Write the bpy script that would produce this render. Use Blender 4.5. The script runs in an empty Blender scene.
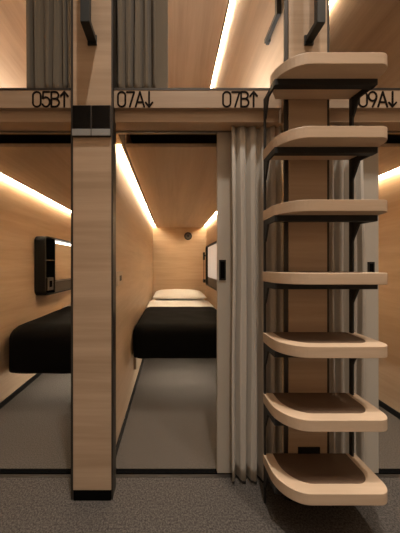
import bpy, bmesh, math, random
from mathutils import Vector, Matrix, noise
random.seed(7)
C = bpy.context.scene.collection
SC = bpy.context.scene
PI = math.pi
# ---------------------------------------------------------------- units
# lengths are taken in units of 1/172 m; the eye is 1.2 m above the floor, the pod openings 1.337 m ahead
S = 172.0
EYE = 1.2
def X(u): return u / S
def Z(u): return EYE + u / S
def Y(r): return r * 230.0 / S
FLOOR = -206.4            # floor level in units below the eye

# ---------------------------------------------------------------- materials
def mat(name):
    m = bpy.data.materials.new(name); m.use_nodes = True
    nt = m.node_tree; b = nt.nodes['Principled BSDF']
    return m, nt, b
def plain(name, col, rough=.5, metal=0.0, bump=0.0, bscale=200, spec=.5):
    m, nt, b = mat(name)
    b.inputs['Base Color'].default_value = (*col, 1); b.inputs['Roughness'].default_value = rough
    b.inputs['Metallic'].default_value = metal; b.inputs['Specular IOR Level'].default_value = spec
    tc = nt.nodes.new('ShaderNodeTexCoord'); n = nt.nodes.new('ShaderNodeTexNoise')
    n.inputs['Scale'].default_value = bscale; n.inputs['Detail'].default_value = 3
    nt.links.new(tc.outputs['Object'], n.inputs['Vector'])
    mx = nt.nodes.new('ShaderNodeMixRGB'); mx.blend_type = 'MULTIPLY'; mx.inputs[0].default_value = .18
    mx.inputs[1].default_value = (*col, 1); nt.links.new(n.outputs['Color'], mx.inputs[2])
    r = nt.nodes.new('ShaderNodeHueSaturation'); r.inputs['Value'].default_value = 1.09
    nt.links.new(mx.outputs[0], r.inputs['Color']); nt.links.new(r.outputs[0], b.inputs['Base Color'])
    if bump:
        bp = nt.nodes.new('ShaderNodeBump'); bp.inputs['Strength'].default_value = bump; bp.inputs['Distance'].default_value = .002
        nt.links.new(n.outputs['Fac'], bp.inputs['Height']); nt.links.new(bp.outputs[0], b.inputs['Normal'])
    return m
def wood(name, dark, light, scale, rough=.45):
    """veneer: fine grain stretched by scale=(x,y,z), plus slow tone changes"""
    m, nt, b = mat(name)
    tc = nt.nodes.new('ShaderNodeTexCoord'); mp = nt.nodes.new('ShaderNodeMapping')
    mp.inputs['Scale'].default_value = scale
    nt.links.new(tc.outputs['Object'], mp.inputs['Vector'])
    n = nt.nodes.new('ShaderNodeTexNoise'); n.inputs['Scale'].default_value = 1.0; n.inputs['Detail'].default_value = 6
    n.inputs['Roughness'].default_value = .62; n.inputs['Distortion'].default_value = .35
    nt.links.new(mp.outputs[0], n.inputs['Vector'])
    n2 = nt.nodes.new('ShaderNodeTexNoise'); n2.inputs['Scale'].default_value = .22; n2.inputs['Detail'].default_value = 2
    nt.links.new(mp.outputs[0], n2.inputs['Vector'])
    ad = nt.nodes.new('ShaderNodeMath'); ad.operation = 'MULTIPLY_ADD'; ad.inputs[1].default_value = .55
    nt.links.new(n2.outputs['Fac'], ad.inputs[0])
    ml = nt.nodes.new('ShaderNodeMath'); ml.operation = 'MULTIPLY'; ml.inputs[1].default_value = .45
    nt.links.new(n.outputs['Fac'], ml.inputs[0]); nt.links.new(ml.outputs[0], ad.inputs[2])
    rp = nt.nodes.new('ShaderNodeValToRGB')
    rp.color_ramp.elements[0].position = .36; rp.color_ramp.elements[0].color = (*dark, 1)
    rp.color_ramp.elements[1].position = .62; rp.color_ramp.elements[1].color = (*light, 1)
    nt.links.new(ad.outputs[0], rp.inputs[0]); nt.links.new(rp.outputs[0], b.inputs['Base Color'])
    b.inputs['Roughness'].default_value = rough; b.inputs['Specular IOR Level'].default_value = .35
    bp = nt.nodes.new('ShaderNodeBump'); bp.inputs['Strength'].default_value = .08; bp.inputs['Distance'].default_value = .001
    nt.links.new(n.outputs['Fac'], bp.inputs['Height']); nt.links.new(bp.outputs[0], b.inputs['Normal'])
    return m
def carpet(name, c1, c2, scale, rib):
    m, nt, b = mat(name)
    tc = nt.nodes.new('ShaderNodeTexCoord')
    n = nt.nodes.new('ShaderNodeTexNoise'); n.inputs['Scale'].default_value = scale; n.inputs['Detail'].default_value = 5
    n.inputs['Roughness'].default_value = .75
    nt.links.new(tc.outputs['Object'], n.inputs['Vector'])
    w = nt.nodes.new('ShaderNodeTexWave'); w.inputs['Scale'].default_value = rib; w.inputs['Distortion'].default_value = 1.2
    w.bands_direction = 'Y'; nt.links.new(tc.outputs['Object'], w.inputs['Vector'])
    mx = nt.nodes.new('ShaderNodeMath'); mx.operation = 'MULTIPLY_ADD'; mx.inputs[1].default_value = .16
    nt.links.new(w.outputs['Fac'], mx.inputs[0]); nt.links.new(n.outputs['Fac'], mx.inputs[2])
    rp = nt.nodes.new('ShaderNodeValToRGB')
    rp.color_ramp.elements[0].position = .42; rp.color_ramp.elements[0].color = (*c1, 1)
    rp.color_ramp.elements[1].position = .75; rp.color_ramp.elements[1].color = (*c2, 1)
    nt.links.new(mx.outputs[0], rp.inputs[0]); nt.links.new(rp.outputs[0], b.inputs['Base Color'])
    b.inputs['Roughness'].default_value = .95; b.inputs['Specular IOR Level'].default_value = .1
    bp = nt.nodes.new('ShaderNodeBump'); bp.inputs['Strength'].default_value = .7; bp.inputs['Distance'].default_value = .004
    nt.links.new(mx.outputs[0], bp.inputs['Height']); nt.links.new(bp.outputs[0], b.inputs['Normal'])
    return m
def cloth(name, col, rough=.9, weave=900, amount=.3):
    m, nt, b = mat(name)
    tc = nt.nodes.new('ShaderNodeTexCoord')
    n = nt.nodes.new('ShaderNodeTexNoise'); n.inputs['Scale'].default_value = weave; n.inputs['Detail'].default_value = 2
    nt.links.new(tc.outputs['Object'], n.inputs['Vector'])
    rp = nt.nodes.new('ShaderNodeValToRGB')
    rp.color_ramp.elements[0].position = .25; rp.color_ramp.elements[0].color = tuple(c * (1 - amount) for c in col) + (1,)
    rp.color_ramp.elements[1].position = .75; rp.color_ramp.elements[1].color = (*col, 1)
    nt.links.new(n.outputs['Fac'], rp.inputs[0]); nt.links.new(rp.outputs[0], b.inputs['Base Color'])
    b.inputs['Roughness'].default_value = rough; b.inputs['Specular IOR Level'].default_value = .15
    b.inputs['Sheen Weight'].default_value = .1
    return m
def emit(name, col, strength):
    m, nt, b = mat(name)
    b.inputs['Base Color'].default_value = (.8, .8, .8, 1)
    b.inputs['Emission Color'].default_value = (*col, 1); b.inputs['Emission Strength'].default_value = strength
    return m

WD, WL = (.42, .298, .195), (.53, .39, .268)
M = dict(
    pillar_wood=wood('pillar veneer', (.40, .287, .190), (.53, .395, .277), (1.6, 1.6, 34)),
    wall_wood=wood('pod wall veneer', WD, WL, (2.0, 2.0, 26)),
    panel_wood=wood('ceiling veneer', (.43, .32, .222), (.54, .415, .302), (26, 1.6, 8)),
    fascia_wood=wood('fascia veneer', (.38, .275, .186), (.49, .368, .263), (2, 2, 40)),
    tread_wood=wood('tread oak', (.49, .36, .248), (.61, .465, .335), (2.2, 22, 30), .4),
    back_wood=wood('corridor veneer', (.36, .28, .21), (.46, .37, .285), (1.6, 1.6, 20)),
    inlay=plain('tread inlay', (.115, .068, .040), .7, bump=.4, bscale=700),
    steel=plain('dark steel', (.020, .020, .020), .5, .3, spec=.4),
    trim=plain('dark bronze trim', (.055, .048, .042), .45, .6),
    rail=plain('rail metal', (.20, .19, .18), .35, .7),
    bar=plain('grab bar paint', (.016, .018, .017), .45, .2),
    grey=plain('grey aluminium', (.30, .31, .31), .45, .3),
    plinth=plain('black plinth', (.004, .004, .004), 1.0, spec=.0),
    black=plain('black plastic', (.007, .007, .007), .5, spec=.25),
    glass=plain('black glass', (.003, .003, .003), .06, spec=.2),
    letter=plain('lettering', (.010, .007, .005), .8, spec=.05),
    carpet=carpet('corridor carpet', (.022, .0195, .018), (.135, .120, .108), 120, 60),
    podcarpet=carpet('pod carpet', (.050, .043, .037), (.140, .119, .100), 150, 80),
    curtain=cloth('curtain cloth', (.62, .585, .525)),
    upcurtain=cloth('upper curtain cloth', (.20, .168, .125)),
    screen=cloth('screen cloth', (.47, .43, .37), weave=1400, amount=.12),
    hem=cloth('curtain hem', (.02, .018, .016)),
    white=cloth('white linen', (.84, .84, .84), weave=500, amount=.08),
    blanket=cloth('black blanket', (.0050, .0050, .0056), weave=900, amount=.4),
    gap_shade=plain('deck with gap shade', (.045, .030, .020), .8),  # shade of the gap above the ceiling panels, put into the deck colour
    ceil=plain('ceiling paint', (.05, .045, .04), .8),
    led=emit('warm light strip', (1.0, .785, .51), 62.0),
    led_low=emit('under-bed light', (1.0, .88, .72), 70.0),
    lamp=emit('white light bar', (1.0, .90, .78), 5.0),
    cream=plain('cream plastic', (.45, .36, .26), .5),
    frost=plain('pale screen', (.66, .74, .84), .25, spec=.5),
    chrome=plain('bright metal', (.65, .60, .52), .25, .9),
)
for q in M['frost'].node_tree.nodes:
    if q.type == 'BSDF_PRINCIPLED': q.inputs['Emission Color'].default_value = (.80, .88, 1, 1); q.inputs['Emission Strength'].default_value = .12  # faint added glow stands in for light reflected by the panel
mm, nt, b = mat('mirror'); b.inputs['Metallic'].default_value = 1; b.inputs['Roughness'].default_value = .04
b.inputs['Base Color'].default_value = (.85, .85, .85, 1); M['mirror'] = mm

# ---------------------------------------------------------------- mesh helpers
def link(name, bm, m, parent=None, smooth=False, loc=None):
    me = bpy.data.meshes.new(name); bmesh.ops.recalc_face_normals(bm, faces=bm.faces[:]); bm.to_mesh(me); bm.free()
    for q in (m if isinstance(m, (list, tuple)) else [m]): me.materials.append(q)
    if smooth:
        for p in me.polygons: p.use_smooth = True
    o = bpy.data.objects.new(name, me); C.objects.link(o)
    if parent:
        o.parent = parent; o.matrix_parent_inverse = Matrix.Translation(parent.location).inverted()
    return o
def box(bm, x0, x1, y0, y1, z0, z1, bev=0.0, seg=2):
    a = bmesh.new()
    bmesh.ops.create_cube(a, size=1)
    for v in a.verts:
        v.co = Vector(((x0 + x1) / 2 + v.co.x * (x1 - x0), (y0 + y1) / 2 + v.co.y * (y1 - y0), (z0 + z1) / 2 + v.co.z * (z1 - z0)))
    if bev: bmesh.ops.bevel(a, geom=a.edges[:], offset=bev, segments=seg, profile=.5, affect='EDGES')
    merge(bm, a)
def merge(bm, a):
    me = bpy.data.meshes.new('t'); a.to_mesh(me); a.free(); bm.from_mesh(me); bpy.data.meshes.remove(me)
def ub(bm, x0, x1, r0, r1, z0, z1, bev=0.0, seg=2):
    box(bm, X(x0), X(x1), Y(r0), Y(r1), Z(z0), Z(z1), bev, seg)
def prism(bm, pts, z0, z1, axis='z', bev=0.0, seg=2):
    """extrude outline pts (2D, metres) along an axis"""
    a = bmesh.new()
    def co(p, h):
        return {'z': (p[0], p[1], h), 'y': (p[0], h, p[1]), 'x': (h, p[0], p[1])}[axis]
    lo = [a.verts.new(co(p, z0)) for p in pts]; hi = [a.verts.new(co(p, z1)) for p in pts]
    n = len(pts)
    a.faces.new(lo); a.faces.new(hi[::-1])
    for i in range(n): a.faces.new((lo[i], hi[i], hi[(i + 1) % n], lo[(i + 1) % n]))
    bmesh.ops.recalc_face_normals(a, faces=a.faces[:])
    if bev:
        ed = [e for e in a.edges if (e.verts[0] in lo) == (e.verts[1] in lo)]
        bmesh.ops.bevel(a, geom=ed, offset=bev, segments=seg, profile=.5, affect='EDGES')
    merge(bm, a)
def rrect(x0, x1, y0, y1, rad, n=8):
    """rounded outline; rad = (lower-left, lower-right, upper-right, upper-left)"""
    out = []
    cs = [(x0, y0, 1, 1, PI), (x1, y0, -1, 1, 1.5 * PI), (x1, y1, -1, -1, 0), (x0, y1, 1, -1, .5 * PI)]
    for (cx, cy, sx, sy, a0), R in zip(cs, rad):
        if R <= 0: out.append((cx, cy)); continue
        for k in range(n + 1):
            t = a0 + .5 * PI * k / n
            out.append((cx + sx * R + R * math.cos(t), cy + sy * R + R * math.sin(t)))
    return out
def bar_path(bm, pts, w, d):
    """flat bar of section w (along x) by d swept along a polyline in the y-z plane, mitred corners"""
    pts = [Vector(p) for p in pts]; rings = []
    for i, p in enumerate(pts):
        t0 = (p - pts[i - 1]).normalized() if i else (pts[1] - p).normalized()
        t1 = (pts[i + 1] - p).normalized() if i < len(pts) - 1 else t0
        t = (t0 + t1).normalized(); nrm = Vector((1, 0, 0)).cross(t); k = 1 / max(.3, t.dot(t1))
        rings.append([bm.verts.new(p + Vector((sx * w / 2, 0, 0)) + nrm * (sd * d / 2 * k)) for sx, sd in ((-1, -1), (1, -1), (1, 1), (-1, 1))])
    for a, b_ in zip(rings, rings[1:]):
        for i in range(4): bm.faces.new((a[i], a[(i + 1) % 4], b_[(i + 1) % 4], b_[i]))
    bm.faces.new(rings[0]); bm.faces.new(rings[-1][::-1])
def tag(o, label=None, cat=None, group=None, kind=None):
    for k, v in (('label', label), ('category', cat), ('group', group), ('kind', kind)):
        if v: o[k] = v
    return o
def thing(name, label, cat, loc, group=None):
    o = bpy.data.objects.new(name, None); C.objects.link(o); o.location = loc; o.empty_display_size = .1
    bpy.context.view_layer.update()
    return tag(o, label, cat, group)
def ubox(name, m, parent, *a, bev=0.0, seg=2, smooth=False):
    bm = bmesh.new(); ub(bm, *a, bev=bev, seg=seg); return link(name, bm, m, parent, smooth)
def struct(name, m, *a, bev=0.0):
    return tag(ubox(name, m, None, *a, bev=bev), kind='structure')

# ---------------------------------------------------------------- the setting
LW, ML0, ML1, MR0, MR1, RW = -246, -69, -60.5, 118, 126.5, 307       # pod wall faces
TOP, BACK = 520, 3.35
R_BEHIND = -.62
struct('floor', M['carpet'], LW - 40, RW + 40, R_BEHIND - .05, .972, FLOOR - 20, FLOOR)
for nm, a, b_ in (('floor_left', LW, ML0), ('floor_middle', ML1, MR0), ('floor_right', MR1, RW)):
    struct(nm, M['podcarpet'], a, b_, 1.008, BACK, FLOOR - 20, FLOOR)
HIGH = 850
struct('ceiling', M['ceil'], LW - 48, RW + 48, R_BEHIND - .05, .95, HIGH, HIGH + 12)
struct('ceiling_pods', M['ceil'], LW - 48, RW + 48, .951, BACK + .05, TOP, TOP + 12)
struct('wall_facade_upper', M['pillar_wood'], LW - 48, RW + 48, .916, .95, TOP, HIGH)
struct('wall_back', M['wall_wood'], LW - 9, RW + 9, BACK, BACK + .05, FLOOR, TOP)
struct('wall_behind', M['back_wood'], LW - 40, RW + 40, R_BEHIND - .05, R_BEHIND, FLOOR, HIGH)
struct('wall_left', M['wall_wood'], LW - 9, LW, .935, BACK, FLOOR, TOP)
struct('wall_middle_left', M['wall_wood'], ML0, ML1, .932, BACK, FLOOR, TOP)
struct('wall_middle_right', M['wall_wood'], MR0, MR1, .932, BACK, FLOOR, TOP)
struct('wall_right', M['wall_wood'], RW, RW + 9, .935, BACK, FLOOR, TOP)
struct('wall_corridor_left', M['back_wood'], LW - 48, LW - 40, R_BEHIND, .935, FLOOR, HIGH)
struct('wall_corridor_right', M['back_wood'], RW + 40, RW + 48, R_BEHIND, .935, FLOOR, HIGH)
struct('wall_facade_left', M['pillar_wood'], LW - 40, LW, .90, .935, FLOOR, TOP)
struct('wall_facade_right', M['pillar_wood'], RW, RW + 40, .90, .935, FLOOR, TOP)
# skirting in the pods
for nm, x0, x1 in (('baseboard_left', LW, LW + 1.6), ('baseboard_middle_left', ML1, ML1 + 1.6),
                   ('baseboard_middle_right', MR0 - 1.6, MR0), ('baseboard_right', RW - 1.6, RW)):
    struct(nm, M['black'], x0, x1, 1.012, BACK, FLOOR, FLOOR + 8)
pods = (('left', LW, ML0), ('middle', ML1, MR0), ('right', MR1, RW))
# structure of trims, deck and cove ceilings, pod by pod
n = 0
def trim(m, *a, bev=0.0):
    global n; n += 1
    return struct('trim_%d' % n, m, *a, bev=bev)
FX = {'left': (LW, -88.2), 'middle': (-51.2, 99.3), 'right': (139.7, RW)}
for pn, a, b_ in pods:
    f0, f1 = FX[pn]
    trim(M['plinth'], a, b_, .985, 1.008, FLOOR - 3, FLOOR + 1.2)             # black slot of the threshold
    trim(M['trim'], a, b_, .972, .985, FLOOR - 3, FLOOR + .4)                 # its metal rail
    trim(M['trim'], f0, f1, .899, .930, 157.3, 159.2)                         # metal edge under the upper opening
    trim(M['fascia_wood'], a, b_, .932, 1.010, 132, 157)                      # header over the lower opening
    trim(M['fascia_wood'], f0, f1, .916, .930, 131, 157)                      # recessed lower board
    trim(M['rail'], a, b_, .984, .992, 130.8, 132)                            # thin bright door track
    # deck between the two berths
    struct('ceiling_deck_' + pn, M['gap_shade'], a, b_, 1.010, BACK, 150, 158)
    struct('ceiling_lower_' + pn, M['panel_wood'], a + 12, b_ - 12, 1.065, BACK, 126, 129.5, bev=.002)
    for xe in (a + 12, b_ - 13):                                              # upstands close the light cove
        trim(M['panel_wood'], xe, xe + 1, 1.066, BACK, 129.5, 150)
        trim(M['panel_wood'], xe, xe + 1, 1.021, BACK, 495, TOP)
    struct('bounce_layer_upper_' + pn, M['white'], a, b_, .9315, BACK, 158, 158.6)  # unseen white layer, added to bounce light up to the berth ceilings
    struct('ceiling_upper_' + pn, M['panel_wood'], a + 12, b_ - 12, 1.02, BACK, 491, 495, bev=.002)
    trim(M['fascia_wood'], f0, f1, .916, .930, 478, TOP)                      # header over the upper opening

# ---------------------------------------------------------------- light strips
def strip(side, xw, z, label, group):
    p = thing('light_strip', label, 'light', (X(xw), Y(1.1), Z(z)), group)
    def sx(a, b_): return (xw + a, xw + b_) if side > 0 else (xw - b_, xw - a)
    ubox('channel', M['grey'], p, *sx(0, 5.0), 1.10, BACK - .004, z + 1.4, z + 2.2)
    ubox('diffuser', M['led'], p, *sx(1.8, 4.8), 1.105, BACK - .005, z - 1.4, z + 1.4)
    return p
G = 'warm light strips along the pod ceilings'
strip(1, LW, 131, 'glowing light strip on the far left pod wall, above the wall shelf with lamp', G)
strip(-1, ML0, 131, 'glowing light strip on the right wall of the left lower pod', G)
strip(1, ML1, 131.5, 'long glowing light strip on the left wall of the middle lower pod', G)
strip(-1, MR0, 131.5, 'short visible glowing light strip on the right side of the middle lower pod', G)
strip(1, MR1, 131, 'glowing light strip hidden behind the steps in the right lower pod', G)
strip(-1, RW, 131, 'glowing light strip at the right edge of the picture beside the pale screen', G)
strip(1, LW, 503, 'glowing light strip behind the curtain of the upper left berth', G)
strip(-1, ML0, 503, 'glowing light strip on the right wall of the upper left berth', G)
strip(1, ML1, 503, 'glowing light strip behind the curtain of the upper middle berth', G)
strip(-1, MR0, 503, 'long bright slanting light strip inside the upper middle berth', G)
strip(-1, RW, 503, 'glowing light strip at the top right, in the upper right berth', G)

# ---------------------------------------------------------------- pillars
def pillar(x0, x1, label, t=2.4, back=.930):
    p = thing('pillar', label, 'pillar', (X((x0 + x1) / 2), Y(.89), Z(FLOOR)))
    ubox('wood_panel', M['pillar_wood'], p, x0, x1, .875, back, FLOOR + 9.5, TOP)
    ubox('plinth', M['plinth'], p, x0 + .3, x1 - .3, .8755, back, FLOOR, FLOOR + 9.5)
    ubox('edge_trim', M['trim'], p, x0 - t, x0, .879, back + .0005, FLOOR, TOP)
    ubox('edge_trim', M['trim'], p, x1, x1 + (1.2 if t < 3 else 2.6), .879, back + .0005, FLOOR, TOP)
    if back < .92: ubox('core', M['pillar_wood'], p, 112, 130, back, .9315, FLOOR, TOP)
    return p
pillar(-85.6, -52.4, 'slim wood clad pillar standing between the left and middle pods')
rp_ = pillar(103, 136.6, 'wood clad pillar behind the steps, carrying the curved treads', 3.4, .885)

ubox('socket', M['black'], rp_, 111, 130, .871, .8755, -166, -159, bev=.001)
# ---------------------------------------------------------------- display box on the left pillar
p = thing('display_box', 'shallow box with two black glass squares on the left pillar', 'display', (X(-69.5), Y(.87), Z(120)))
ubox('case', M['trim'], p, -85.9, -52.2, .866, .8748, 111.5, 138.5, bev=.0015)
for k, (a, b_) in enumerate(((-85.3, -69.7), (-68.5, -52.9))):
    ubox('black_panel', M['glass'], p, a, b_, .8645, .868, 118, 138, bev=.001)
    ubox('grey_strip', M['grey'], p, a - .2, b_ + .2, .863, .868, 111.9, 117.6, bev=.0008)

# ---------------------------------------------------------------- lettering (single-stroke characters)
def arc(cx, cy, rx, ry, a0, a1, n=10):
    return [(cx + rx * math.cos(math.radians(a0 + (a1 - a0) * k / n)), cy + ry * math.sin(math.radians(a0 + (a1 - a0) * k / n))) for k in range(n + 1)]
GL = {
 '0': (.50, [arc(.25, .75, .25, .25, 0, 180) + arc(.25, .25, .25, .25, 180, 360) + [(.5, .75)]]),
 '5': (.48, [[(.45, 1), (.06, 1), (.03, .56)] + arc(.23, .32, .25, .32, 130, -150, 16)]),
 '7': (.50, [[(0, .985), (.50, .985), (.20, 0)]]),
 '9': (.50, [arc(.25, .70, .25, .30, 0, 360, 20), [(.5, .70), (.48, .52), (.25, 0)]]),
 'A': (.58, [[(0, 0), (.29, 1), (.58, 0)], [(.09, .30), (.49, .30)]]),
 'B': (.50, [[(0, 0), (0, 1), (.24, 1)] + arc(.24, .77, .22, .23, 90, -90) + [(0, .54)], [(.24, .54)] + arc(.25, .27, .25, .27, 90, -90) + [(0, 0)]]),
 'u': (.46, [[(.23, 0), (.23, 1)], [(0, .72), (.23, 1), (.46, .72)]]),
 'd': (.46, [[(.23, 1), (.23, 0)], [(0, .28), (.23, 0), (.46, .28)]]),
}
def lettering(text, x, z, h, yf, width, parent):
    bm = bmesh.new(); gap = .10; lay = [0]
    def front():
        lay[0] += 1; return yf - .0012 - lay[0] * .00001
    tot = sum(GL[c][0] for c in text) + gap * (len(text) - 1)
    kx = width / tot; cx = 0; w = .062 * h
    for c in text:
        for st in GL[c][1]:
            pts = [Vector((x + (cx + q[0]) * kx, z + q[1] * h)) for q in st]
            for a, b_ in zip(pts, pts[1:]):
                d = b_ - a
                if d.length < 1e-6: continue
                nn = Vector((-d.y, d.x)).normalized() * w
                prism(bm, [(a + nn)[:], (a - nn)[:], (b_ - nn)[:], (b_ + nn)[:]], front(), yf + .0005, 'y')
            for q in pts:
                prism(bm, [(q.x + w * math.cos(t * PI / 4), q.y + w * math.sin(t * PI / 4)) for t in range(8)], front(), yf + .0005, 'y')
        cx += GL[c][0] + gap
    return link('lettering', bm, M['letter'], parent)
def sign(pn, texts, label):
    f0, f1 = FX[pn]
    p = thing('sign_board', label, 'sign', (X((f0 + f1) / 2), Y(.90), Z(141.5)), 'numbered sign boards above the lower pods')
    ubox('board', M['fascia_wood'], p, f0, f1, .900, .9158, 141.5, 157.2)
    for t, xa, xb in texts:
        lettering(t, X((xa - 171) * .9), Z(142.4), 13.3 / S, Y(.900), X((xb - xa) * .9), p)
sign('left', [('05Bu', 33, 68)], 'wooden sign board with 05B and an up arrow over the left pod')
sign('middle', [('07Ad', 118, 152.5), ('07Bu', 223, 257)], 'wooden sign board reading 07A and 07B with arrows over the middle pod')
sign('right', [('09Ad', 359, 396)], 'wooden sign board reading 09A with a down arrow, partly behind the top step')

# ---------------------------------------------------------------- grab bars
def grab_bar(xc, r_bar, r_mount, z_mount, z_top, w, d, label, plate=True):
    p = thing('grab_bar', label, 'handle', (X(xc), Y(r_mount), Z(z_mount)))
    bm = bmesh.new(); R = .02
    yb, ym = Y(r_bar), Y(r_mount) - (.008 if plate else -.0)
    bar_path(bm, [(X(xc), ym, Z(z_mount)), (X(xc), yb, Z(z_mount)), (X(xc), yb, Z(z_top)), (X(xc), ym, Z(z_top))], X(w), X(d))
    bmesh.ops.bevel(bm, geom=bm.edges[:], offset=.0015, segments=2, affect='EDGES')
    link('bar', bm, M['bar'], p)
    if plate:
        for z in (z_mount, z_top):
            bm = bmesh.new(); box(bm, X(xc - 4.0), X(xc + 4.0), ym, Y(r_mount), Z(z) - X(4.2), Z(z) + X(4.2), .001)
            link('mount_plate', bm, M['bar'], p)
grab_bar(-68.6, .805, .875, 196, 420, 7.4, 4.6, 'dark grab bar on the left pillar, above the black display squares')
grab_bar(120.2, .808, .875, 196, 420, 6.6, 4.6, 'dark grab bar on the pillar above the top step')
# the thin one lies along the pod wall
p = thing('grab_bar', 'thin dark grab bar hanging in the upper middle berth beside the slanting light strip', 'handle', (X(115), Y(1.1), Z(268)))
bm = bmesh.new()
bar_path(bm, [(X(114.2), Y(1.20), Z(268)), (X(114.2), Y(1.067), Z(268)), (X(114.2), Y(1.067), Z(440)), (X(114.2), Y(1.20), Z(440))], X(4.6), X(5))
bmesh.ops.bevel(bm, geom=bm.edges[:], offset=.001, segments=1, affect='EDGES')
link('bar', bm, M['bar'], p)
for z in (268, 440): ubox('mount_plate', M['bar'], p, 114, 118, 1.185, 1.205, z - 3, z + 3, bev=.001)

# ---------------------------------------------------------------- staircase of cantilevered treads
st = thing('staircase', 'open steps with seven curved oak treads on dark steel against the right pillar', 'stairs', (X(120), Y(.85), Z(FLOOR)))
ZT = [-164.5 + 52.9 * k for k in range(7)]
YF, YB = Y(.718), Y(.8735)
TX0, TX1 = 80.3, 160.8
for x0, x1 in ((80.6, 82.4), (155.2, 157)):
    ubox('stringer', M['steel'], st, x0, x1, .858 if x0 > 100 else .866, .872, FLOOR, ZT[6] - 8.5, bev=.0006)
TH = 8.4
for k, zt in enumerate(ZT):
    outline = rrect(X(TX0), X(TX1), YF, YB, (X(21), X(9.5), 0, 0), 12)
    if k == 6:                                                                # the top tread is cut back at its rear left corner
        outline = outline[:-1] + [(X(91), YB)]
    bm = bmesh.new(); prism(bm, outline, Z(zt - TH), Z(zt), 'z', .0022, 2)
    t = link('tread', bm, M['tread_wood'], st)
    ins = rrect(X(88.6), X(152.2), YF + X(7.8), YB - .001, (X(19), X(11), 0, 0), 12) if k < 6 else rrect(X(92), X(152.2), YF + X(7.8), YB - .001, (X(16), X(11), 0, 0), 12) if k == 6 else rrect(X(88.6), X(152.2), YF + X(7.8), YB - .001, (X(19), X(11), 0, 0), 12)
    bm = bmesh.new(); prism(bm, ins, Z(zt) - .002, Z(zt) + .0008, 'z')
    i = link('inlay', bm, M['inlay'], t); tag(i, 'dark brown non-slip inlay')
    bm = bmesh.new(); zb = zt - TH - .05; hb = 4.6
    ub(bm, 82, 160.3, .775, .797, zb - hb, zb, bev=.0008)                     # front tube
    for xf, xr, w in ((82, 82.4, -1.6), (160.3, 157.0, -1.8)):                # side arms and their gussets
        prism(bm, [(X(xf + w), Y(.776)), (X(xf), Y(.776)), (X(xr), Y(.872)), (X(xr + w), Y(.872))], Z(zb - hb), Z(zb), 'z')
        a = bmesh.new()
        lo = [a.verts.new((X(xf + (xr - xf) * f + o_), Y(.776 + .096 * f), Z(q))) for o_ in (w, 0) for f, q in ((.62, zb - hb), (1, zb - hb), (1, zb - hb - 14), (.88, zb - hb - 14))]
        for q in ((0, 1, 2, 3), (7, 6, 5, 4)): a.faces.new([lo[c] for c in q])
        for c in range(4): a.faces.new((lo[c], lo[c + 4], lo[(c + 1) % 4 + 4], lo[(c + 1) % 4]))
        bmesh.ops.recalc_face_normals(a, faces=a.faces[:]); merge(bm, a)
    link('bracket', bm, M['steel'], st)

# ---------------------------------------------------------------- curtains and screens
def curtain(name, label, pts, z0, z1, r, amp, m, hem=True, seed=0, wander=.004):
    """pts: list of (x_units, phase) knots of folds; a pleated sheet with thickness"""
    random.seed(seed)
    nx, nz = 220, 28
    p = thing(name, label, 'curtain', (X((pts[0] + pts[-1]) / 2), Y(r), Z(z0)))
    def sheet(zlo, zhi, nzz, mt, nm, off=0.0):
        bm = bmesh.new(); g = []
        for j in range(nzz + 1):
            tz = j / nzz; z = Z(zlo) + (Z(zhi) - Z(zlo)) * tz; row = []
            hz = (z - Z(z0)) / (Z(z1) - Z(z0))
            for i in range(nx + 1):
                s = i / nx * (len(pts) - 1); k = min(int(s), len(pts) - 2); f = s - k
                x = X(pts[k] + (pts[k + 1] - pts[k]) * f)
                ph = (f + k)
                a = amp * (.75 + .25 * math.sin(3.1 * k + seed))
                fold = 2 * abs(math.cos(PI * ph + .35 * math.sin(2.2 * hz + 1.3 * k + seed) * math.sin(2 * PI * f))) ** .6 - 1   # fat folds, sharp creases
                pinch = 1 - .45 * hz ** 4
                y = Y(r) - a * pinch * fold
                x += .35 * a * math.sin(4 * PI * ph) * .35
                x += wander * math.sin(2.3 * hz * PI + 1.7 * k + seed) * (.3 + hz * (1 - hz) * 2.5)
                zz = z - off
                if j == 0: zz += .004 * math.sin(2 * PI * ph + seed)
                row.append(bm.verts.new((x, y, zz)))
            g.append(row)
        for a, b_ in zip(g, g[1:]):
            for i in range(nx): bm.faces.new((a[i], a[i + 1], b_[i + 1], b_[i]))
        o = link(nm, bm, mt, p, True)
        so = o.modifiers.new('thick', 'SOLIDIFY'); so.thickness = .003; so.offset = 0
        return o
    if hem:
        sheet(z0 + 2.4, z1, nz, m, 'cloth'); tag(sheet(z0, z0 + 2.4, 2, M['hem'], 'hem'), 'dark hem')
    else:
        sheet(z0, z1, nz, m, 'cloth')
    return p
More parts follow.
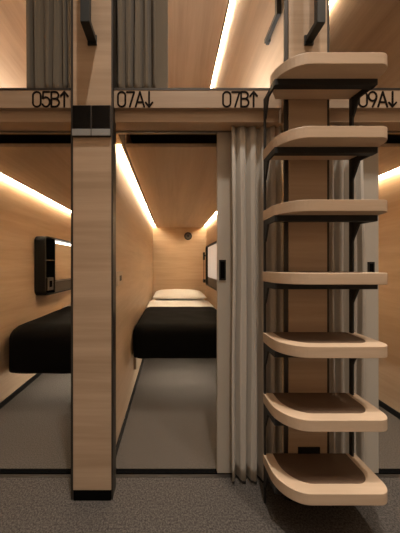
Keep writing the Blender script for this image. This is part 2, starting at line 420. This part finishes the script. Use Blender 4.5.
# centre of folds in units (px -> units at r)
def ux(px, r): return (px - 171) * r
rc = .957
curtain('curtain', 'cream pleated curtain gathered left of the steps, hem near the floor', [ux(q, rc) for q in (231, 242, 252.5, 263, 272, 280)], FLOOR + 1.5, 131.5, rc, .034, M['curtain'], True, 3)
curtain('curtain', 'cream pleated curtain gathered behind the steps, right of the pillar', [140.5, 151, 161, 171, 180.5], FLOOR + 1.5, 131.5, rc, .034, M['curtain'], True, 5)
curtain('curtain', 'taupe pleated curtain in the upper left berth above the 05B lettering', [ux(q, rc) for q in (30, 39, 49, 58.5, 66, 71.5)], 159.5, 478, rc, .032, M['upcurtain'], False, 2)
curtain('curtain', 'taupe pleated curtain in the upper middle berth above the 07A lettering', [-58.8, ux(121, rc), ux(129, rc), ux(138, rc), ux(146, rc), ux(156, rc)], 159.5, 478, rc, .032, M['upcurtain'], False, 8)
def screen(x0, x1, z0, z1, label, hx=None, hz=None, m='screen', r0=.984, r1=1.0):
    p = thing('sliding_screen', label, 'screen', (X((x0 + x1) / 2), Y((r0 + r1) / 2), Z(z0)))
    ubox('stile', M[m], p, x0, x1, r0, r1, z0, z1, bev=.003)
    if hx is not None:
        ubox('handle', M['black'], p, hx - 3.3, hx + 3.3, r0 - .004, r0 + .002, hz - 10, hz + 10, bev=.0012)
        bm = bmesh.new(); ub(bm, hx - 1.8, hx + 1.8, r0 - .0046, r0 - .003, hz - 8, hz + 8)
        link('finger_slot', bm, M['plinth'], p)
screen(45.6, 61.5, FLOOR + 1.4, 130.7, 'narrow cream screen edge with a black pull, left of the cream curtain', 50.6, -4.9)
screen(189, 204.5, FLOOR + 1.4, 130.7, 'narrow pale screen edge with a black pull, seen behind the steps on the right', 196.5, -6.9)
screen(ux(154, .99), ux(168, .99), 159.5, 478, 'flat taupe screen edge beside the upper middle curtain', None, None, 'upcurtain')

# ---------------------------------------------------------------- beds
def drape(name, label, cat, x0, x1, r0, r1, zt, drop_l, drop_r, drop_f, m, rad=6.0, thick=.006, seed=1, wave=.0025, parent=None):
    """cloth lying over the mattress top between x0..x1, r0..r1 and hanging over left, right and front"""
    bm = bmesh.new(); R = X(rad); nx, ny = 40, 36
    xa, xb, ya, yb = X(x0), X(x1), Y(r0), Y(r1); zz = Z(zt)
    L, Rr, F = X(drop_l), X(drop_r), X(drop_f)
    g = []
    for j in range(ny + 1):
        row = []
        for i in range(nx + 1):
            s = xa + R - L + (xb - xa - 2 * R + L + Rr) * i / nx
            t = ya + R - F + (yb - ya - R + F) * j / ny
            ox = min(0, s - (xa + R)) + max(0, s - (xb - R)); oy = min(0, t - (ya + R))
            cx = min(max(s, xa + R), xb - R); cy = max(t, ya + R)
            a, b_ = abs(ox), abs(oy); h = math.hypot(a, b_)
            d = max(a, b_)
            if d > 0:
                th = min(d / R, PI / 2); out = R * math.sin(th); dn = R * (1 - math.cos(th)) + max(0, d - R * PI / 2)
                x = cx + (ox / h) * out; y = cy + (oy / h) * out; z = zz - dn
                sw = wave * max(0, d - R) / R * .35
                y -= sw * (.5 + .5 * math.sin(s * 21 + seed)) * (b_ / h); 
            else: x, y, z = cx, cy, zz
            z += wave * noise.noise(Vector((s * 7 + seed, t * 7, seed)))
            row.append(bm.verts.new((x, y, z)))
        g.append(row)
    for a, b_ in zip(g, g[1:]):
        for i in range(nx): bm.faces.new((a[i], a[i + 1], b_[i + 1], b_[i]))
    o = link(name, bm, m, parent, True)
    so = o.modifiers.new('thick', 'SOLIDIFY'); so.thickness = thick; so.offset = 1
    if cat: tag(o, label, cat)
    return o
def pillow(x0, x1, r0, r1, z0, h, label):
    bm = bmesh.new(); nx, ny = 36, 20
    xc, yc = X((x0 + x1) / 2), (Y(r0) + Y(r1)) / 2; hx, hy = X((x1 - x0) / 2), (Y(r1) - Y(r0)) / 2
    def prof(u, v): return (max(0, (1 - abs(u) ** 3.2)) * max(0, (1 - abs(v) ** 2.6))) ** .5
    sides = []
    for sg in (1, -1):
        g = []
        for j in range(ny + 1):
            v = -1 + 2 * j / ny; row = []
            for i in range(nx + 1):
                u = -1 + 2 * i / nx
                pin = 1 - .05 * (u * u) * (v * v)
                x = xc + hx * u * (1 - .05 * (1 - abs(v)) * abs(u) ** 6) * pin; y = yc + hy * v * (1 - .10 * (1 - abs(u)) * abs(v) ** 6) * pin
                q = prof(u, v)
                up = X(h) * (.66 if sg > 0 else .34) * q
                z = Z(z0) + X(h) * .34 + sg * up + (.006 * noise.noise(Vector((u * 3, v * 3, 4 + x0))) * q if sg > 0 else 0)
                row.append(bm.verts.new((x, y, z)))
            g.append(row)
        for a, b_ in zip(g, g[1:]):
            for i in range(nx): bm.faces.new((a[i], a[i + 1], b_[i + 1], b_[i]))
    bmesh.ops.remove_doubles(bm, verts=bm.verts[:], dist=.0004)
    o = link('pillow', bm, M['white'], None, True)
    return tag(o, label, 'pillow')
def bed(x0, x1, r0, zt, drop, where, brk, rad=12):
    p = thing('bed', 'single bed with white mattress fixed to the wall in the %s' % where[0], 'bed', (X((x0 + x1) / 2), Y(r0), Z(zt - 50)))
    r1 = BACK - .01
    bm = bmesh.new(); ub(bm, x0 + 2.5, x1 - 2.5, r0 + .025, r1, zt - 34, zt - 1.2, bev=X(rad) * .8, seg=5); link('mattress', bm, M['white'], p, True)
    ubox('bed_base', M['trim'], p, x0 + 3, x1 - 3, r0 + .05, r1, zt - 44, zt - 34, bev=.003)
    bm = bmesh.new(); ub(bm, x0 + 20, x1 - 20, r0 + .30, r0 + .32, zt - 45.5, zt - 44); link('under_light', bm, M['led_low'], p)
    if brk:
        bm = bmesh.new(); ub(bm, x0 - 1.4, x0 + 2.5, r0 + .10, r0 + .17, zt - 74, zt - 44, bev=.002); link('wall_bracket', bm, M['cream'], p)
        bm = bmesh.new(); ub(bm, x0 + 2.5, x0 + 9, r0 + .10, r0 + .16, zt - 54, zt - 44, bev=.003); link('bracket_tongue', bm, M['chrome'], p)
    drape('duvet', 'white sheet on the bed in the %s' % where[0], 'bedding', x0 + 1.2, x1 - 1.2, 2.215, 2.66, zt + .6, 18, 18, 0, M['white'], 5, .005, 4, .006)
    drape('blanket', where[1], 'blanket', x0 + .5, x1 - .5, r0, 2.205, zt + 2.4, drop, drop, drop, M['blanket'], rad, .006, 2, .004)
    pillow(x0 + 6, x1 - 2, 2.62, 3.26, zt + .9, 21, where[2])
bed(-58.5, 101, 1.52, -95.5, 55, ('middle pod below 07A', 'black blanket over the foot of the bed in the middle pod', 'white pillow at the head of the middle bed, against the back wall'), True)
bed(-244.5, -90, 1.455, -94, 77, ('left pod below 05B', 'black blanket hanging low over the foot of the left bed', 'white pillow on the left bed, hidden behind the left pillar'), False, 20)
bed(150, 304, 1.60, -95.5, 46, ('right pod below 09A', 'black blanket on the bed hidden behind the steps', 'white pillow on the bed hidden behind the steps'), False)

# ---------------------------------------------------------------- wall unit with mirror (left pod and middle pod)
def wall_unit(xw, sg, label, mirror):
    """xw wall face, sg +1 sticks out to +x"""
    dp = 19.0; r0, r1 = 1.80, 2.86; zb, zt = -56, 53
    def xr(a, b_): return (xw + sg * a, xw + sg * b_) if sg > 0 else (xw - b_, xw - a)
    p = thing('wall_shelf', label, 'shelf', (X(xw), Y((r0 + r1) / 2), Z(zb)))
    def slab(name, m, outer, a, b_, hole=None, bev=.0):
        bm = bmesh.new(); xa, xb = xr(a, b_)
        if hole is None: prism(bm, outer, X(xa), X(xb), 'x', bev)
        else:
            n_ = len(outer); V = {}
            for h, xx in enumerate((X(xa), X(xb))):
                for q, pts in enumerate((outer, hole)): V[h, q] = [bm.verts.new((xx, y, z)) for y, z in pts]
            for i in range(n_):
                j = (i + 1) % n_
                bm.faces.new((V[0, 0][i], V[0, 0][j], V[0, 1][j], V[0, 1][i])); bm.faces.new((V[1, 0][i], V[1, 0][j], V[1, 1][j], V[1, 1][i]))
                bm.faces.new((V[0, 0][i], V[0, 0][j], V[1, 0][j], V[1, 0][i])); bm.faces.new((V[0, 1][i], V[0, 1][j], V[1, 1][j], V[1, 1][i]))
        return link(name, bm, m, p)
    ra = X(10)
    out = rrect(Y(r0), Y(r1), Z(zb), Z(zt), (ra,) * 4, 6); t = X(2.2)
    hole = rrect(Y(r0) + t, Y(r1) - t, Z(zb) + t, Z(zt) - t, (ra - t,) * 4, 6)
    slab('frame', M['black'], out, 0, dp, hole)
    rim_o = rrect(Y(r0), Y(r1), Z(zb), Z(zt), (ra,) * 4, 6); 
    slab('rim', M['trim'], rim_o, dp, dp + .5, rrect(Y(r0) + X(1), Y(r1) - X(1), Z(zb) + X(1), Z(zt) - X(1), (ra - X(1),) * 4, 6))
    slab('back_board', M['black'], hole, 0, 2)
    a, b_ = xr(2, dp - 1)
    ubox('divider', M['black'], p, a, b_, 1.962, 1.972, zb + 2.4, zt - 2.4)
    ubox('divider', M['black'], p, a, b_, 2.715, 2.725, zb + 2.4, zt - 2.4)
    ubox('compartment_shelf', M['trim'], p, a, b_, r0 + .02, 1.962, 8.2, 10)
    a, b_ = xr(2, 5)
    if mirror == 'frost': a, b_ = xr(dp - 4, dp - 1.2)
    ubox('mirror' if mirror == 'mirror' else 'pale_panel', M[mirror], p, a, b_, 1.975, 2.712, -32, zt - 5, bev=.001)
    a, b_ = xr(2, dp - 2)
    ubox('ledge', M['trim'], p, a, b_, 1.972, 2.715, zb + 2.6, -33, bev=.002)
    a, b_ = xr(4, 9)
    if mirror == 'mirror': ubox('light_bar', M['lamp'], p, a, b_, 1.985, 2.70, zt - 7, zt - 3.8)
    a, b_ = xr(10, dp - 2.5)
    s_ = ubox('socket_plate', M['trim'], p, a, b_, r0 + .06, 1.955, -48, -24, bev=.002)
    a, b_ = xr(dp - 2.6, dp - 2.0)
    ubox('socket', M['plinth'], s_, a, b_, r0 + .09, 1.93, -42, -30)
    return p
wall_unit(LW, 1, 'black rounded wall unit with mirror and lamp on the left pod wall', 'mirror')
wall_unit(MR0, -1, 'black wall unit with a pale panel on the right wall above the middle bed', 'frost')
# handset hook beside the middle wall unit
p = thing('handset', 'slim dark handset hanging on the wall beside the middle wall unit', 'handset', (X(112), Y(2.98), Z(0)))
ubox('grip', M['black'], p, 101, 106, 3.12, 3.17, 16, 40, bev=.004)
ubox('cord', M['black'], p, 102.4, 104.6, 3.14, 3.15, -46, 17, bev=.002)
ubox('cradle', M['black'], p, 101, 118, 3.11, 3.18, -55, -45, bev=.004)
ubox('holder', M['black'], p, 105, 118, 3.13, 3.16, 27, 32, bev=.002)

# ---------------------------------------------------------------- speaker on the back wall, switch on the pod wall
def disc(bm, cx, cz, y0, y1, rad, n=28):
    prism(bm, [(cx + rad * math.cos(2 * PI * k / n), cz + rad * math.sin(2 * PI * k / n)) for k in range(n)], y0, y1, 'y')
p = thing('wall_speaker', 'small round black speaker on the back wall of the middle pod', 'speaker', (X(57), Y(BACK), Z(96.5)))
bm = bmesh.new(); disc(bm, X(57), Z(96.5), Y(BACK) - .016, Y(BACK), X(13.2)); link('rim', bm, M['black'], p)
bm = bmesh.new(); disc(bm, X(57), Z(96.5), Y(BACK) - .021, Y(BACK) - .016, X(9.5)); link('grille', bm, M['trim'], p)
bm = bmesh.new(); disc(bm, X(57), Z(96.5), Y(BACK) - .024, Y(BACK) - .021, X(3.5)); link('cone', bm, M['black'], p)
p = thing('wall_switch', 'small cream switch plate on the left wall of the middle pod, near the pillar', 'switch', (X(ML1), Y(1.15), Z(-15)))
ubox('plate', M['cream'], p, ML1, ML1 + 2.2, 1.105, 1.215, -23, -7.5, bev=.002)
ubox('button', M['trim'], p, ML1 + 2.2, ML1 + 3.0, 1.135, 1.17, -18, -12, bev=.001)

# ---------------------------------------------------------------- lights
def downlight(xu, yu, power, size=.07, ang=66):
    l = bpy.data.lights.new('downlight', 'SPOT'); l.energy = power; l.color = (1.0, .885, .765); l.shadow_soft_size = size
    l.spot_size = math.radians(ang); l.spot_blend = .85
    o = bpy.data.objects.new('downlight', l); C.objects.link(o); o.location = (X(xu), yu / S, Z(HIGH - 14))
    return o
for xu, yu, pw in ((48, -28, 740), (262, -60, 440)): downlight(xu, yu, pw)
def fill_spot(xu, power):  # added fill spots, bounced off the wall behind to lift the shaded pillar
    l = bpy.data.lights.new('fill_spot', 'SPOT'); l.energy = power; l.color = (1.0, .86, .70); l.shadow_soft_size = .08
    l.spot_size = math.radians(80); l.spot_blend = .9
    o = bpy.data.objects.new('fill_spot', l); C.objects.link(o); o.location = (X(xu), -60 / S, Z(640))
    o.rotation_euler = (math.radians(-14), 0, 0)
for xu in (-60, 130, 260): fill_spot(xu, 190)
def reading_lamp(xu, r, z, power):
    l = bpy.data.lights.new('reading_lamp', 'POINT'); l.energy = power; l.color = (1.0, .97, .95); l.shadow_soft_size = .06
    o = bpy.data.objects.new('reading_lamp', l); C.objects.link(o); o.location = (X(xu), Y(r), Z(z))
reading_lamp(66, 1.40, 188, 16)
reading_lamp(-195, 1.55, 188, 24)
M['blanket'].node_tree.nodes['Principled BSDF'].inputs['Sheen Weight'].default_value = 0
w = bpy.data.worlds.new('World'); SC.world = w; w.use_nodes = True
w.node_tree.nodes['Background'].inputs[0].default_value = (.02, .018, .016, 1); w.node_tree.nodes['Background'].inputs[1].default_value = 1

# ---------------------------------------------------------------- camera
cd = bpy.data.cameras.new('Camera'); cam = bpy.data.objects.new('Camera', cd); C.objects.link(cam)
cam.location = (0, 0, EYE); cam.rotation_euler = (PI / 2, 0, 0)
cd.sensor_width = 36; cd.lens = 230 / 533 * 36; cd.shift_x = 29 / 533; cd.shift_y = -1.5 / 533; cd.clip_start = .02
SC.camera = cam
SC.view_settings.view_transform = 'Standard'; SC.view_settings.look = 'None'
SC.view_settings.exposure = 0; SC.view_settings.gamma = 1; SC.view_settings.use_curve_mapping = False
SC.cycles.max_bounces = 10; SC.cycles.diffuse_bounces = 6; SC.cycles.use_denoising = True
